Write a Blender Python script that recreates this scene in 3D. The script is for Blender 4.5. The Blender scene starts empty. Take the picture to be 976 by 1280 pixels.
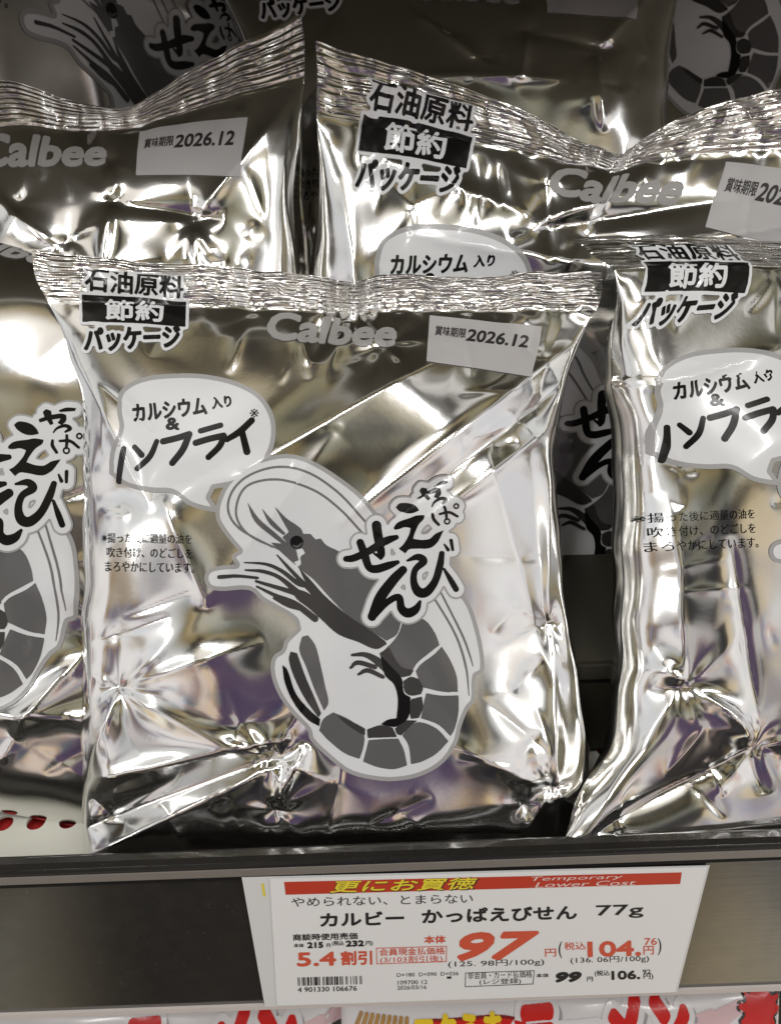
import bpy, math
import numpy as np
from mathutils import Vector, Matrix
from mathutils.geometry import delaunay_2d_cdt

SC = bpy.context.scene
COL = SC.collection

# ------------------------------------------------------------------ camera
PITCH = math.radians(32.0)            # phone held above the shelf, looking down
ROLL = math.radians(-2.1)
CAM = Vector((0.0, 0.0, 1.35))
FPX = 1046.0                          # focal length in photo pixels (976 wide)
F = Vector((0, math.cos(PITCH), -math.sin(PITCH)))
U0 = Vector((0, math.sin(PITCH), math.cos(PITCH)))
R0 = Vector((1, 0, 0))
RIGHT = R0*math.cos(ROLL) + U0*math.sin(ROLL)
UP = U0*math.cos(ROLL) - R0*math.sin(ROLL)
CAMROT = Matrix((RIGHT, UP, -F)).transposed()

cam = bpy.data.cameras.new('camera')
cam.sensor_fit = 'HORIZONTAL'
cam.sensor_width = 36.0
cam.lens = 36.0*FPX/976.0
cam.clip_start = 0.01
cam.clip_end = 50.0
cam.dof.use_dof = True
cam.dof.focus_distance = 0.295
cam.dof.aperture_fstop = cam.lens/1.5
camo = bpy.data.objects.new('camera', cam)
COL.objects.link(camo)
camo.matrix_world = Matrix.Translation(CAM) @ CAMROT.to_4x4()
SC.camera = camo

def at(px, py, d):
    """world point seen at photo pixel (px, py) at depth d"""
    return CAM + RIGHT*((px-488)/FPX*d) + UP*(-(py-640)/FPX*d) + F*d

def at_level(py, d):
    """(y, z) of a point in the middle column, ignoring the roll: for things level along x"""
    p = CAM + U0*(-(py-640)/FPX*d) + F*d
    return p.y, p.z

# ------------------------------------------------------------------ world: the shop round the shelf
world = bpy.data.worlds.new('World')
SC.world = world
world.use_nodes = True

class NT:
    def __init__(self, tree): self.t = tree
    def n(self, typ, **kw):
        x = self.t.nodes.new(typ)
        for k, v in kw.items(): setattr(x, k, v)
        return x
    def link(self, a, b): self.t.links.new(a, b)
    def put(self, sock, v):
        if isinstance(v, bpy.types.NodeSocket): self.t.links.new(v, sock)
        else: sock.default_value = v
    def math(self, op, a, b=0.0, c=None, clamp=False):
        x = self.n('ShaderNodeMath', operation=op, use_clamp=clamp)
        self.put(x.inputs[0], a); self.put(x.inputs[1], b)
        if c is not None: self.put(x.inputs[2], c)
        return x.outputs[0]
    def smooth(self, v, lo, hi, a=0.0, b=1.0):
        x = self.n('ShaderNodeMapRange', interpolation_type='SMOOTHSTEP')
        self.put(x.inputs[0], v)
        for i, q in enumerate((lo, hi, a, b)): self.put(x.inputs[i+1], q)
        return x.outputs[0]
    def mix(self, f, a, b, mode='MIX'):
        x = self.n('ShaderNodeMix', data_type='RGBA', blend_type=mode)
        self.put(x.inputs[0], f); self.put(x.inputs[6], a); self.put(x.inputs[7], b)
        return x.outputs[2]
    def ramp(self, f, stops):
        x = self.n('ShaderNodeValToRGB'); e = x.color_ramp.elements
        while len(e) > 1: e.remove(e[0])
        e[0].position = stops[0][0]; e[0].color = (*stops[0][1], 1)
        for p, c in stops[1:]:
            q = e.new(p); q.color = (*c, 1)
        self.put(x.inputs[0], f)
        return x.outputs[0]

def build_world():
    w = NT(world.node_tree)
    bg = world.node_tree.nodes['Background']
    tc = w.n('ShaderNodeTexCoord')
    sp = w.n('ShaderNodeSeparateXYZ'); w.link(tc.outputs['Generated'], sp.inputs[0])
    x, y, z = sp.outputs
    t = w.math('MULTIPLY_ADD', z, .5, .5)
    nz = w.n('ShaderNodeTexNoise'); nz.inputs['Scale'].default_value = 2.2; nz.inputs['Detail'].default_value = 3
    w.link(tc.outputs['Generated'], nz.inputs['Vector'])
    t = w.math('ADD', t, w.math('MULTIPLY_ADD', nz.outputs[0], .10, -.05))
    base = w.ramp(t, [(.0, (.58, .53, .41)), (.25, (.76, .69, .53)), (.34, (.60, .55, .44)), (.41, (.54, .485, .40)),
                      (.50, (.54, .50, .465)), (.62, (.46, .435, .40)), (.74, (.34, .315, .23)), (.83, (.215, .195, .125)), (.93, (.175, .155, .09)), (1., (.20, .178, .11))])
    n2 = w.n('ShaderNodeTexNoise'); n2.inputs['Scale'].default_value = 2.6; n2.inputs['Detail'].default_value = 2
    w.link(tc.outputs['Generated'], n2.inputs['Vector'])
    base = w.mix(w.smooth(n2.outputs[0], .40, .62), w.mix(1., base, (1.25, 1.24, 1.25, 1), 'MULTIPLY'), w.mix(1., base, (.60, .585, .55, 1), 'MULTIPLY'))
    n3 = w.n('ShaderNodeTexNoise'); n3.inputs['Scale'].default_value = 3.1; n3.inputs['Detail'].default_value = 3
    mp = w.n('ShaderNodeMapping'); mp.inputs['Location'].default_value = (4.2, 1.7, .6); w.link(tc.outputs['Generated'], mp.inputs['Vector']); w.link(mp.outputs[0], n3.inputs['Vector'])
    base = w.mix(w.smooth(n3.outputs[0], .49, .58), base, w.mix(1., base, (.10, .095, .11, 1), 'MULTIPLY'))
    n4 = w.n('ShaderNodeTexNoise'); n4.inputs['Scale'].default_value = 3.6; n4.inputs['Detail'].default_value = 1
    m4 = w.n('ShaderNodeMapping'); m4.inputs['Location'].default_value = (1.3, 7.7, 2.1); w.link(tc.outputs['Generated'], m4.inputs['Vector']); w.link(m4.outputs[0], n4.inputs['Vector'])
    tint = w.ramp(n4.outputs[0], [(.30, (1.14, .99, .76)), (.45, (1.10, 1.0, .88)), (.55, (.97, 1.0, 1.06)), (.70, (.86, .96, 1.24))])
    base = w.mix(1., base, tint, 'MULTIPLY')
    # goods on the shelves across the aisle
    vo = w.n('ShaderNodeTexVoronoi', feature='SMOOTH_F1'); vo.inputs['Smoothness'].default_value = .7; vo.inputs['Scale'].default_value = 6.0
    w.link(tc.outputs['Generated'], vo.inputs['Vector'])
    hue = w.n('ShaderNodeSeparateColor'); w.link(vo.outputs['Color'], hue.inputs[0])
    goods = w.ramp(hue.outputs[0], [(0., (.75, .70, .62)), (.3, (.55, .18, .13)), (.38, (.80, .76, .70)), (.6, (.09, .05, .20)), (.72, (.75, .50, .15)), (.8, (.85, .82, .78)), (.93, (.03, .10, .25)), (1., (.5, .5, .35))])
    band = w.math('MULTIPLY', w.smooth(z, -.32, -.2), w.smooth(z, .22, .36, 1., 0.))
    c = w.mix(w.math('MULTIPLY', band, .34), base, goods)
    # brighter ends of the aisle
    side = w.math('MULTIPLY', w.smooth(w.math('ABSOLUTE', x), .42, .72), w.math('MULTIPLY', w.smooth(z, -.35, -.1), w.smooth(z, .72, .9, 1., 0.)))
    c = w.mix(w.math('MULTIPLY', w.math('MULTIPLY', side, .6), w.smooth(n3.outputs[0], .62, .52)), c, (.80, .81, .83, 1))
    # lit ceiling round the lamps
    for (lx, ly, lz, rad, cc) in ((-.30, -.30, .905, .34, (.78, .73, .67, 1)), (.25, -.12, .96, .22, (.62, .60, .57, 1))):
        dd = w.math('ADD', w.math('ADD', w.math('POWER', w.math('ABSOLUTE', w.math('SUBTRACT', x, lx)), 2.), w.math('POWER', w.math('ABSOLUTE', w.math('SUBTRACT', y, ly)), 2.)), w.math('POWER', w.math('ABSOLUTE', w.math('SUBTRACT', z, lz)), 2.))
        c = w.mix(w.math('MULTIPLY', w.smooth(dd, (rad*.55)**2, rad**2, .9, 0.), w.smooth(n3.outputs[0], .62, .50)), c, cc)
    # the customer who takes the picture, dressed in dark purple
    dx = w.math('DIVIDE', w.math('SUBTRACT', x, -.02), .145); dz = w.math('DIVIDE', w.math('SUBTRACT', z, .12), .36)
    e = w.math('ADD', w.math('MULTIPLY', dx, dx), w.math('MULTIPLY', dz, dz))
    body = w.math('MULTIPLY', w.smooth(e, .45, 1.35, 1., 0.), w.smooth(y, -.3, -.1, 1., 0.))
    c = w.mix(w.math('MULTIPLY', body, .93), c, (.045, .030, .075, 1))
    fl = w.math('DIVIDE', w.math('ABSOLUTE', w.math('ADD', x, .04)), w.math('MAXIMUM', w.math('MULTIPLY', y, -1.), .05))
    legs = w.math('MULTIPLY', w.smooth(fl, .40, .62, 1., 0.), w.smooth(z, -.34, -.16, 1., 0.))
    wide = w.math('MULTIPLY', w.smooth(fl, .62, .95, 1., 0.), w.math('MULTIPLY', w.smooth(z, -.72, -.60), w.smooth(z, -.30, -.14, 1., 0.)))
    legs = w.math('MAXIMUM', w.math('MAXIMUM', legs, wide), w.smooth(z, -.80, -.92))
    c = w.mix(w.math('MULTIPLY', legs, .97), c, (.016, .015, .018, 1))
    # the inside of the shelf bay
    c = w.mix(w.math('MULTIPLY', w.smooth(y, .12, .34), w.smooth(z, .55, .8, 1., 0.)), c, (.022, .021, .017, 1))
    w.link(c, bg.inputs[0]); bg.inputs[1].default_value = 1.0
build_world()

def tube(name, loc, target, sx, sy, watt, col=(1, .985, .965)):
    l = bpy.data.lights.new(name, 'AREA'); l.shape = 'RECTANGLE'; l.size = sx; l.size_y = sy; l.energy = watt; l.color = col
    o = bpy.data.objects.new(name, l); COL.objects.link(o)
    o.location = loc
    o.rotation_euler = (Vector(target)-Vector(loc)).to_track_quat('-Z', 'Y').to_euler()
    return o
BAGC = at(488, 640, .29)
tube('ceiling_lamp', (-.42, -.40, 3.0), BAGC, .05, 1.4, 7.5)
tube('ceiling_lamp', (.55, -.55, 3.0), BAGC, .05, 1.4, 6.5)
tube('ceiling_lamp', (1.7, -1.1, 2.7), BAGC, .05, 1.4, 6)
tube('ceiling_lamp', (-1.9, -1.0, 2.5), BAGC, .05, 1.4, 6)

SC.view_settings.view_transform = 'Standard'
SC.view_settings.look = 'None'
SC.view_settings.exposure = 0.34
SC.view_settings.gamma = 1.0
SC.view_settings.use_curve_mapping = False
SC.cycles.max_bounces = 7
SC.cycles.glossy_bounces = 5
SC.cycles.diffuse_bounces = 3
SC.cycles.caustics_reflective = True
SC.cycles.use_denoising = True

# ------------------------------------------------------------------ materials
def material(name, col, rough=.4, stretch=1., specks=0., metal=0., spec=.5, coat=0., noise=0., nscale=60., bump=0., bscale=400., trans=0., rvar=0.):
    m = bpy.data.materials.new(name); m.use_nodes = True
    w = NT(m.node_tree); b = m.node_tree.nodes['Principled BSDF']
    tc = w.n('ShaderNodeTexCoord')
    b.inputs['Metallic'].default_value = metal
    b.inputs['Specular IOR Level'].default_value = spec
    b.inputs['Coat Weight'].default_value = coat
    b.inputs['Coat Roughness'].default_value = .08
    b.inputs['Transmission Weight'].default_value = trans
    n1 = w.n('ShaderNodeTexNoise'); n1.inputs['Scale'].default_value = nscale; n1.inputs['Detail'].default_value = 4
    w.link(tc.outputs['Object'], n1.inputs['Vector'])
    c = (*col, 1)
    dark = tuple(q*(1-noise) for q in col)+(1,)
    colour = w.mix(n1.outputs[0], dark, c)
    if specks:
        n5 = w.n('ShaderNodeTexNoise'); n5.inputs['Scale'].default_value = 900.; n5.inputs['Detail'].default_value = 1
        w.link(tc.outputs['Object'], n5.inputs['Vector'])
        n6 = w.n('ShaderNodeTexNoise'); n6.inputs['Scale'].default_value = 40.
        w.link(tc.outputs['Object'], n6.inputs['Vector'])
        colour = w.mix(w.math('MULTIPLY', w.smooth(n5.outputs[0], .72, .80), w.math('MULTIPLY', n6.outputs[0], specks)), colour, (.30, .28, .25, 1))
    w.link(colour, b.inputs['Base Color'])
    w.link(w.math('MULTIPLY_ADD', n1.outputs[0], rvar, rough-rvar*.5, clamp=True), b.inputs['Roughness'])
    if bump:
        n2 = w.n('ShaderNodeTexNoise'); n2.inputs['Scale'].default_value = bscale; n2.inputs['Detail'].default_value = 3
        m2 = w.n('ShaderNodeMapping'); m2.inputs['Scale'].default_value = (stretch, 1, 1)
        w.link(tc.outputs['Object'], m2.inputs['Vector']); w.link(m2.outputs[0], n2.inputs['Vector'])
        bp = w.n('ShaderNodeBump'); bp.inputs['Strength'].default_value = bump; bp.inputs['Distance'].default_value = .0006
        w.link(n2.outputs[0], bp.inputs['Height']); w.link(bp.outputs[0], b.inputs['Normal'])
    return m

FOIL = material('silver_foil', (.84, .835, .82), rough=.125, metal=1., noise=.04, nscale=30, bump=.025, bscale=300, rvar=.10)
def seal_material():
    """foil crimped into fine horizontal ridges (Ridge attribute = millimetres up the seal)"""
    m = material('crimped_foil', (.84, .835, .815), rough=.15, metal=1., noise=.04, nscale=30)
    w = NT(m.node_tree); b = m.node_tree.nodes['Principled BSDF']
    uv = w.n('ShaderNodeUVMap'); uv.uv_map = 'mm'
    sp = w.n('ShaderNodeSeparateXYZ'); w.link(uv.outputs[0], sp.inputs[0])
    def stretched(sx, sy, det):
        mp = w.n('ShaderNodeMapping'); mp.inputs['Scale'].default_value = (sx, sy, 1)
        nz = w.n('ShaderNodeTexNoise'); nz.inputs['Scale'].default_value = 1.; nz.inputs['Detail'].default_value = det
        w.link(uv.outputs[0], mp.inputs['Vector']); w.link(mp.outputs[0], nz.inputs['Vector'])
        return nz.outputs[0]
    wob = stretched(.035, .16, 2)
    ph = w.math('ADD', w.math('MULTIPLY', sp.outputs[1], 3.1), w.math('MULTIPLY', wob, 6.))
    h = w.math('MULTIPLY', w.math('SINE', ph), w.smooth(stretched(.035, .3, 1), .35, .6, .6, 1.3))
    h = w.math('ADD', h, w.math('MULTIPLY', stretched(.028, 1.2, 1), 2.0))
    h = w.math('ADD', h, w.math('MULTIPLY', w.smooth(stretched(.22, .22, 3), .60, .74), .7))
    bp = w.n('ShaderNodeBump'); bp.inputs['Strength'].default_value = 1.; bp.inputs['Distance'].default_value = .00019
    w.link(h, bp.inputs['Height']); w.link(bp.outputs[0], b.inputs['Normal'])
    return m
SEAL = seal_material()
P_WHITE = material('white_print', (.72, .74, .76), rough=.22, coat=1., noise=.05)
P_RIM = material('grey_print', (.36, .36, .36), rough=.3, coat=.2, noise=.06)
P_MID = material('mid_grey_print', (.115, .115, .118), rough=.24, spec=.35, coat=.9, noise=.1)
P_DARK = material('charcoal_print', (.045, .044, .043), rough=.24, spec=.35, coat=.5, noise=.1)
P_BLACK = material('black_print', (.005, .005, .005), rough=.24, spec=.25, coat=.25)
P_LINE = material('fine_line_print', (.16, .16, .165), rough=.3, coat=.2)
P_LOGO = material('matte_white_print', (.31, .305, .295), rough=.42, noise=.1)
PAPER_ST = material('sticker_paper', (.43, .42, .42), rough=.4, noise=.06, nscale=120)
INK = material('sticker_ink', (.014, .014, .014), rough=.5)

# ------------------------------------------------------------------ flat shapes: raster union -> clean outlines -> triangles
def smooth_poly(pts, n=5, corner=62):
    p = np.array(pts, float); N = len(p); out = []
    prev = np.roll(p, 1, 0); nxt = np.roll(p, -1, 0)
    d1 = p-prev; d2 = nxt-p
    ang = np.abs((np.degrees(np.arctan2(d2[:, 1], d2[:, 0])-np.arctan2(d1[:, 1], d1[:, 0]))+180) % 360-180)
    cor = ang > corner
    tan = (nxt-prev)*.5
    for i in range(N):
        j = (i+1) % N
        L = np.linalg.norm(p[j]-p[i])+1e-9
        t0 = (p[j]-p[i]) if cor[i] else tan[i]/(np.linalg.norm(tan[i])+1e-9)*L
        t1 = (p[j]-p[i]) if cor[j] else tan[j]/(np.linalg.norm(tan[j])+1e-9)*L
        for k in range(n):
            s = k/n
            h00 = 2*s**3-3*s*s+1; h10 = s**3-2*s*s+s; h01 = -2*s**3+3*s*s; h11 = s**3-s*s
            out.append(h00*p[i]+h10*t0+h01*p[j]+h11*t1)
    return np.array(out)

def curve(pts, n=8):
    """open Catmull-Rom through points of any dimension"""
    p = np.array(pts, float)
    q = np.vstack([2*p[0]-p[1], p, 2*p[-1]-p[-2]]); out = []
    for i in range(1, len(q)-2):
        for k in range(n):
            s = k/n
            out.append(.5*((2*q[i])+(-q[i-1]+q[i+1])*s+(2*q[i-1]-5*q[i]+4*q[i+1]-q[i+2])*s*s+(-q[i-1]+3*q[i]-3*q[i+1]+q[i+2])*s**3))
    out.append(p[-1])
    return np.array(out)

class Raster:
    def __init__(self, x0, y0, x1, y1, ss):
        self.x0, self.y0, self.ss = x0, y0, ss
        self.w = int((x1-x0)*ss)+1; self.h = int((y1-y0)*ss)+1
        self.m = np.zeros((self.h, self.w), bool)
    def to(self, p): return (np.asarray(p, float)-[self.x0, self.y0])*self.ss
    def copy(self):
        r = Raster.__new__(Raster); r.__dict__.update(self.__dict__); r.m = self.m.copy(); return r
    def poly(self, pts, val=True):
        p = self.to(pts); q = np.roll(p, -1, 0)
        lo = max(0, int(np.floor(p[:, 1].min()))); hi = min(self.h-1, int(np.ceil(p[:, 1].max())))
        for r in range(lo, hi+1):
            yy = r+.013
            c = (p[:, 1] <= yy) != (q[:, 1] <= yy)
            if not c.any(): continue
            xs = np.sort(p[c, 0]+(yy-p[c, 1])/(q[c, 1]-p[c, 1])*(q[c, 0]-p[c, 0]))
            for a, b in zip(xs[::2], xs[1::2]):
                a = max(0, int(np.ceil(a))); b = min(self.w-1, int(np.floor(b)))
                if b >= a: self.m[r, a:b+1] = val
        return self
    def disc(self, c, rad, val=True):
        t = np.linspace(0, 2*np.pi, 40, endpoint=False)
        return self.poly(np.stack([c[0]+rad*np.cos(t), c[1]+rad*np.sin(t)], 1), val)
    def stroke(self, pts, n=8, val=True):
        """pts = (x, y, width): a brush line of varying width"""
        c = curve(pts, n)
        for a, b in zip(c[:-1], c[1:]):
            d = b[:2]-a[:2]; L = np.hypot(*d)+1e-9; nn = np.array([-d[1], d[0]])/L*.5
            self.poly([a[:2]+nn*a[2], b[:2]+nn*b[2], b[:2]-nn*b[2], a[:2]-nn*a[2]], val)
            self.disc(b[:2], b[2]*.5, val)
        self.disc(c[0, :2], c[0, 2]*.5, val)
        return self
    def tris(self, v, f):
        for t in f:
            self.poly(v[list(t)])
        return self
    def dilate(self, r):
        R = int(round(abs(r)*self.ss)); src = self.m if r > 0 else ~self.m
        out = np.zeros_like(src)
        for dy in range(-R, R+1):
            k = int(math.sqrt(R*R-dy*dy))
            cs = np.cumsum(np.pad(src.astype(np.int32), ((0, 0), (k+1, k))), 1)
            row = (cs[:, 2*k+1:]-cs[:, :cs.shape[1]-2*k-1]) > 0
            if dy >= 0: out[dy:] |= row[:self.h-dy]
            else: out[:dy] |= row[-dy:]
        self.m = out if r > 0 else ~out
        return self
    def field(self, blur=1):
        f = np.pad(self.m.astype(float), 2)
        for _ in range(blur):
            f = (np.roll(f, 1, 0)+2*f+np.roll(f, -1, 0))/4; f = (np.roll(f, 1, 1)+2*f+np.roll(f, -1, 1))/4
        return f
    def mesh(self, grid=4.5, blur=2, tol=.25):
        """outline by marching squares, triangles with points of a grid inside: (verts in photo units, faces)"""
        f = self.field(blur); H, W = f.shape
        ins = f > .5
        pts = {}; nxt = {}
        def P(r, c, hor):
            key = (r, c, hor)
            if key not in pts:
                a = f[r, c]; b = f[r, c+1] if hor else f[r+1, c]
                s = (.5-a)/(b-a)
                pts[key] = ((c+s, r) if hor else (c, r+s))
            return key
        code = ins[:-1, :-1]*1+ins[:-1, 1:]*2+ins[1:, 1:]*4+ins[1:, :-1]*8
        T = {1: (3, 0), 2: (0, 1), 3: (3, 1), 4: (1, 2), 6: (0, 2), 7: (3, 2), 8: (2, 3), 9: (2, 0), 11: (2, 1), 12: (1, 3), 13: (1, 0), 14: (0, 3)}
        rr, cc = np.nonzero((code > 0) & (code < 15))
        for r, c in zip(rr.tolist(), cc.tolist()):
            k = int(code[r, c])
            E = ((r, c, True), (r, c+1, False), (r+1, c, True), (r, c, False))
            segs = [(3, 0), (1, 2)] if k == 5 else [(0, 1), (2, 3)] if k == 10 else [T[k]]
            for a, b in segs: nxt[P(*E[a])] = P(*E[b])
        loops = []; todo = set(nxt)
        while todo:
            s = next(iter(todo)); lp = []; k = s
            while k in todo:
                todo.discard(k); lp.append(pts[k]); k = nxt.get(k)
                if k is None: break
            if len(lp) > 5: loops.append(np.array(lp))
        V = []; Eg = []
        for lp in loops:
            keep = simplify(lp, tol)
            if len(keep) < 3: continue
            n0 = len(V); V += keep.tolist(); n = len(keep)
            Eg += [(n0+i, n0+(i+1) % n) for i in range(n)]
        g = grid*self.ss
        gx, gy = np.meshgrid(np.arange(g*.5, W, g), np.arange(g*.5, H, g))
        gx = gx+(np.arange(gx.shape[0]) % 2)[:, None]*g*.5
        gp = np.stack([gx.ravel(), gy.ravel()], 1)
        gp = gp[(gp[:, 0] < W-1) & (gp[:, 1] < H-1)]
        gp = gp[f[gp[:, 1].astype(int), gp[:, 0].astype(int)] > .9]
        V += gp.tolist()
        r = delaunay_2d_cdt([Vector(v) for v in V], Eg, [], 0, 1e-4)
        v = np.array([q[:] for q in r[0]]); t = np.array([q[:] for q in r[2] if len(q) == 3])
        c = v[t].mean(1)
        i = np.clip(c[:, 0].astype(int), 0, W-2); j = np.clip(c[:, 1].astype(int), 0, H-2)
        fx = c[:, 0]-i; fy = c[:, 1]-j
        fv = (f[j, i]*(1-fx)+f[j, i+1]*fx)*(1-fy)+(f[j+1, i]*(1-fx)+f[j+1, i+1]*fx)*fy
        t = t[fv > .5]
        used = np.unique(t); mp = -np.ones(len(v), int); mp[used] = np.arange(len(used))
        v = (v[used]-2)/self.ss+[self.x0, self.y0]
        return v, mp[t]

def simplify(p, tol):
    n = len(p)
    if n < 8: return p
    keep = np.zeros(n, bool); k0 = int(((p-p[0])**2).sum(1).argmax())
    keep[[0, k0]] = True
    st = [(0, k0), (k0, n)]
    while st:
        a, b = st.pop()
        if b-a < 2: continue
        A = p[a]; B = p[b % n]; d = B-A; L = np.hypot(*d)+1e-9
        q = p[a+1:b]-A
        dist = np.abs(q[:, 0]*d[1]-q[:, 1]*d[0])/L
        i = int(dist.argmax())
        if dist[i] > tol:
            m = a+1+i; keep[m] = True; st += [(a, m), (m, b)]
    return p[keep]

_tc = {}
def glyphs(body, weight=0., shear=0.):
    """outline of a line of text as flat triangles, y up, 1 unit = type size"""
    key = (body, weight, shear)
    if key in _tc: return _tc[key]
    c = bpy.data.curves.new('type', 'FONT'); c.body = body; c.offset = weight; c.resolution_u = 3; c.shear = shear
    o = bpy.data.objects.new('type', c); COL.objects.link(o)
    dg = bpy.context.evaluated_depsgraph_get(); dg.update()
    me = bpy.data.meshes.new_from_object(o.evaluated_get(dg))
    me.calc_loop_triangles()
    v = np.array([x.co[:2] for x in me.vertices]); f = np.array([t.vertices[:] for t in me.loop_triangles])
    bpy.data.objects.remove(o); bpy.data.curves.remove(c); bpy.data.meshes.remove(me)
    _tc[key] = (v, f)
    return v, f

def text(body, cx, cy, w, h, ang=0., weight=0., shear=0.):
    """text fitted into a w x h box centred on (cx, cy), y down, turned by ang degrees clockwise"""
    v, f = glyphs(body, weight, shear)
    lo, hi = v.min(0), v.max(0)
    q = (v-(lo+hi)/2)/(hi-lo)*[w, -h]
    a = math.radians(ang); c, s = math.cos(a), math.sin(a)
    return np.stack([q[:, 0]*c-q[:, 1]*s+cx, q[:, 0]*s+q[:, 1]*c+cy], 1), f

# ------------------------------------------------------------------ the print on a bag, drawn in the pixels of the photographed front bag
def Z5(pts): return [(230+p[0]/2.44, 550+p[1]/2.44)+tuple(q/2.44 for q in p[2:]) for p in pts]
def Z7(pts): return [(430+p[0]/4.88, 580+p[1]/4.88)+tuple(q/4.88 for q in p[2:]) for p in pts]

def btext(body, cx, cy, w, h, ang=0., bold=.3, shear=0., ss=8, grid=40., blur=1):
    """like text(), thickened by bold photo pixels on every side, as a clean mesh"""
    v, f = text(body, cx, cy, max(w-2*bold, 1), max(h-2*bold, 1), ang, 0., shear)
    lo, hi = v.min(0), v.max(0)
    r = Raster(lo[0]-3, lo[1]-3, hi[0]+3, hi[1]+3, ss).tris(v, f)
    if bold*ss >= .5: r.dilate(bold)
    return r.mesh(grid, blur, .3)

def draw_prints():
    D = {}
    # --- saving emblem
    r = Raster(88, 330, 250, 452, 4)
    t1 = text('石油原料', 168, 345, 122, 32, 2)
    t3 = text('パッケージ', 166, 421, 118, 29, -3)
    lt = r.copy().tris(*t1).dilate(1.1); lp = r.copy().tris(*t3).dilate(1.5); lt.m |= lp.m
    box = smooth_poly([(103, 365), (170, 365), (233, 369), (232, 405), (168, 401), (103, 401)], 4)
    halo = lt.copy().poly(box).dilate(3.8)
    halo.dilate(2).dilate(-2)
    ink = lt.copy().poly(box)
    t2 = text('節約', 168, 384, 72, 27, 1)
    k = r.copy().tris(*t2).dilate(.9)
    D['saving_emblem'] = [(P_WHITE, halo.mesh(), 1)]
    D['saving_emblem/emblem_lettering'] = [(P_BLACK, ink.mesh(), 2), (P_WHITE, k.mesh(), 3)]
    # --- maker's logo
    r = Raster(318, 366, 512, 446, 4)
    r.tris(*text('Calbee', 415, 405, 158, 38, 4, 0., .12)).dilate(2.3)
    D['maker_logo'] = [(P_LOGO, r.mesh(), 1)]
    # --- date label
    r = Raster(520, 370, 690, 485, 3).poly([(537, 383), (600, 391), (677, 402), (671, 437), (665, 471), (600, 460), (533, 450), (535, 418)])
    D['date_label'] = [(PAPER_ST, r.mesh(blur=1), 2)]
    r = Raster(520, 370, 690, 485, 8).tris(*text('2026.12', 621, 418, 76, 16.5, 8, 0., .12)).dilate(.7)
    q = Raster(520, 370, 690, 485, 8).tris(*text('賞味期限', 563, 408.5, 38, 14, 7)).dilate(.25); r.m |= q.m
    D['date_label/date_lettering'] = [(INK, r.mesh(blur=1), 3)]
    # --- speech bubble
    bub = smooth_poly([(147, 512), (152, 489), (180, 473), (225, 468), (262, 470), (300, 480), (328, 498), (343, 528), (340, 562), (322, 590), (296, 604), (268, 610), (262, 622), (274, 640), (240, 632), (216, 616), (190, 614), (160, 607), (140, 592), (141, 562), (150, 535)], 6, 50)
    r = Raster(128, 455, 358, 655, 3).poly(bub)
    rim = r.copy().dilate(1.2); wh = r.copy().dilate(-4.5)
    D['speech_bubble'] = [(P_RIM, rim.mesh(), 1), (P_WHITE, wh.mesh(), 2)]
    r = Raster(128, 455, 358, 655, 5)
    r.tris(*text('カルシウム', 212, 512, 92, 21, -6)).tris(*text('&', 216, 530, 16, 14, 0)).dilate(1.)
    q = r.copy(); q.m[:] = False; q.tris(*text('入り', 277, 503, 24, 14, -8)).dilate(.9); r.m |= q.m
    r.tris(*text('※', 318, 517, 11, 11, 0))
    for q in ([(155, 561, 6.5), (153, 583, 7.5), (150, 602, 6.5)], [(168.5, 559, 6.5), (178, 569, 7.5)], [(196, 552, 6.5), (188, 571, 7.5), (173, 586, 7)],
              [(204, 552, 8), (221, 548, 8), (237, 543, 8)], [(237, 543, 8), (229, 562, 8.5), (216, 579, 8)],
              [(251, 539, 7), (276, 532, 7)], [(245, 554, 8), (262, 549, 8), (280, 545, 8)], [(280, 545, 8), (275, 558, 8), (261, 572, 7.5)],
              [(315, 526, 8), (300, 540, 8.5), (284, 550, 7)], [(303, 541, 8), (306, 553, 8.5), (309, 565, 9)]):
        r.stroke(q)
    D['speech_bubble/bubble_lettering'] = [(P_BLACK, r.mesh(), 3)]
    # --- small print
    r = Raster(118, 655, 256, 728, 7)
    r.tris(*text('※揚った後に適量の油を', 184, 673, 111, 12.5, 1)).tris(*text('吹き付け、のどごしを', 187, 691, 106, 13, 1)).tris(*text('まろやかにしています。', 187, 709, 112, 13, 1))
    D['small_print'] = [(P_BLACK, r.mesh(blur=1), 1)]
    # --- the prawn
    outer = smooth_poly(Z5([(97, 215), (105, 180), (130, 130), (190, 78), (260, 50), (330, 44), (400, 68), (480, 118), (545, 170), (600, 235), (700, 330), (800, 420), (865, 490), (895, 570), (912, 650), (914, 700), (903, 714), (890, 722), (886, 795), (866, 822), (845, 875), (832, 925), (790, 985), (720, 1025), (640, 1040), (570, 1035), (500, 1015), (435, 965), (385, 915), (376, 885), (330, 835), (290, 780), (268, 725), (265, 680), (276, 655), (298, 640), (308, 612), (345, 575), (335, 548), (270, 508), (238, 490), (200, 458), (110, 460), (75, 450), (62, 420), (75, 395), (110, 384), (158, 380), (145, 360), (152, 347), (168, 338), (150, 318), (120, 280), (100, 245)]), 5, 60)
    r = Raster(245, 555, 620, 990, 3)
    rim = r.copy().poly(outer); wh = rim.copy().dilate(-5.5)
    D['prawn_picture'] = [(P_RIM, rim.mesh(), 1), (P_WHITE, wh.mesh(), 2)]
    mid = r.copy()
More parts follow.
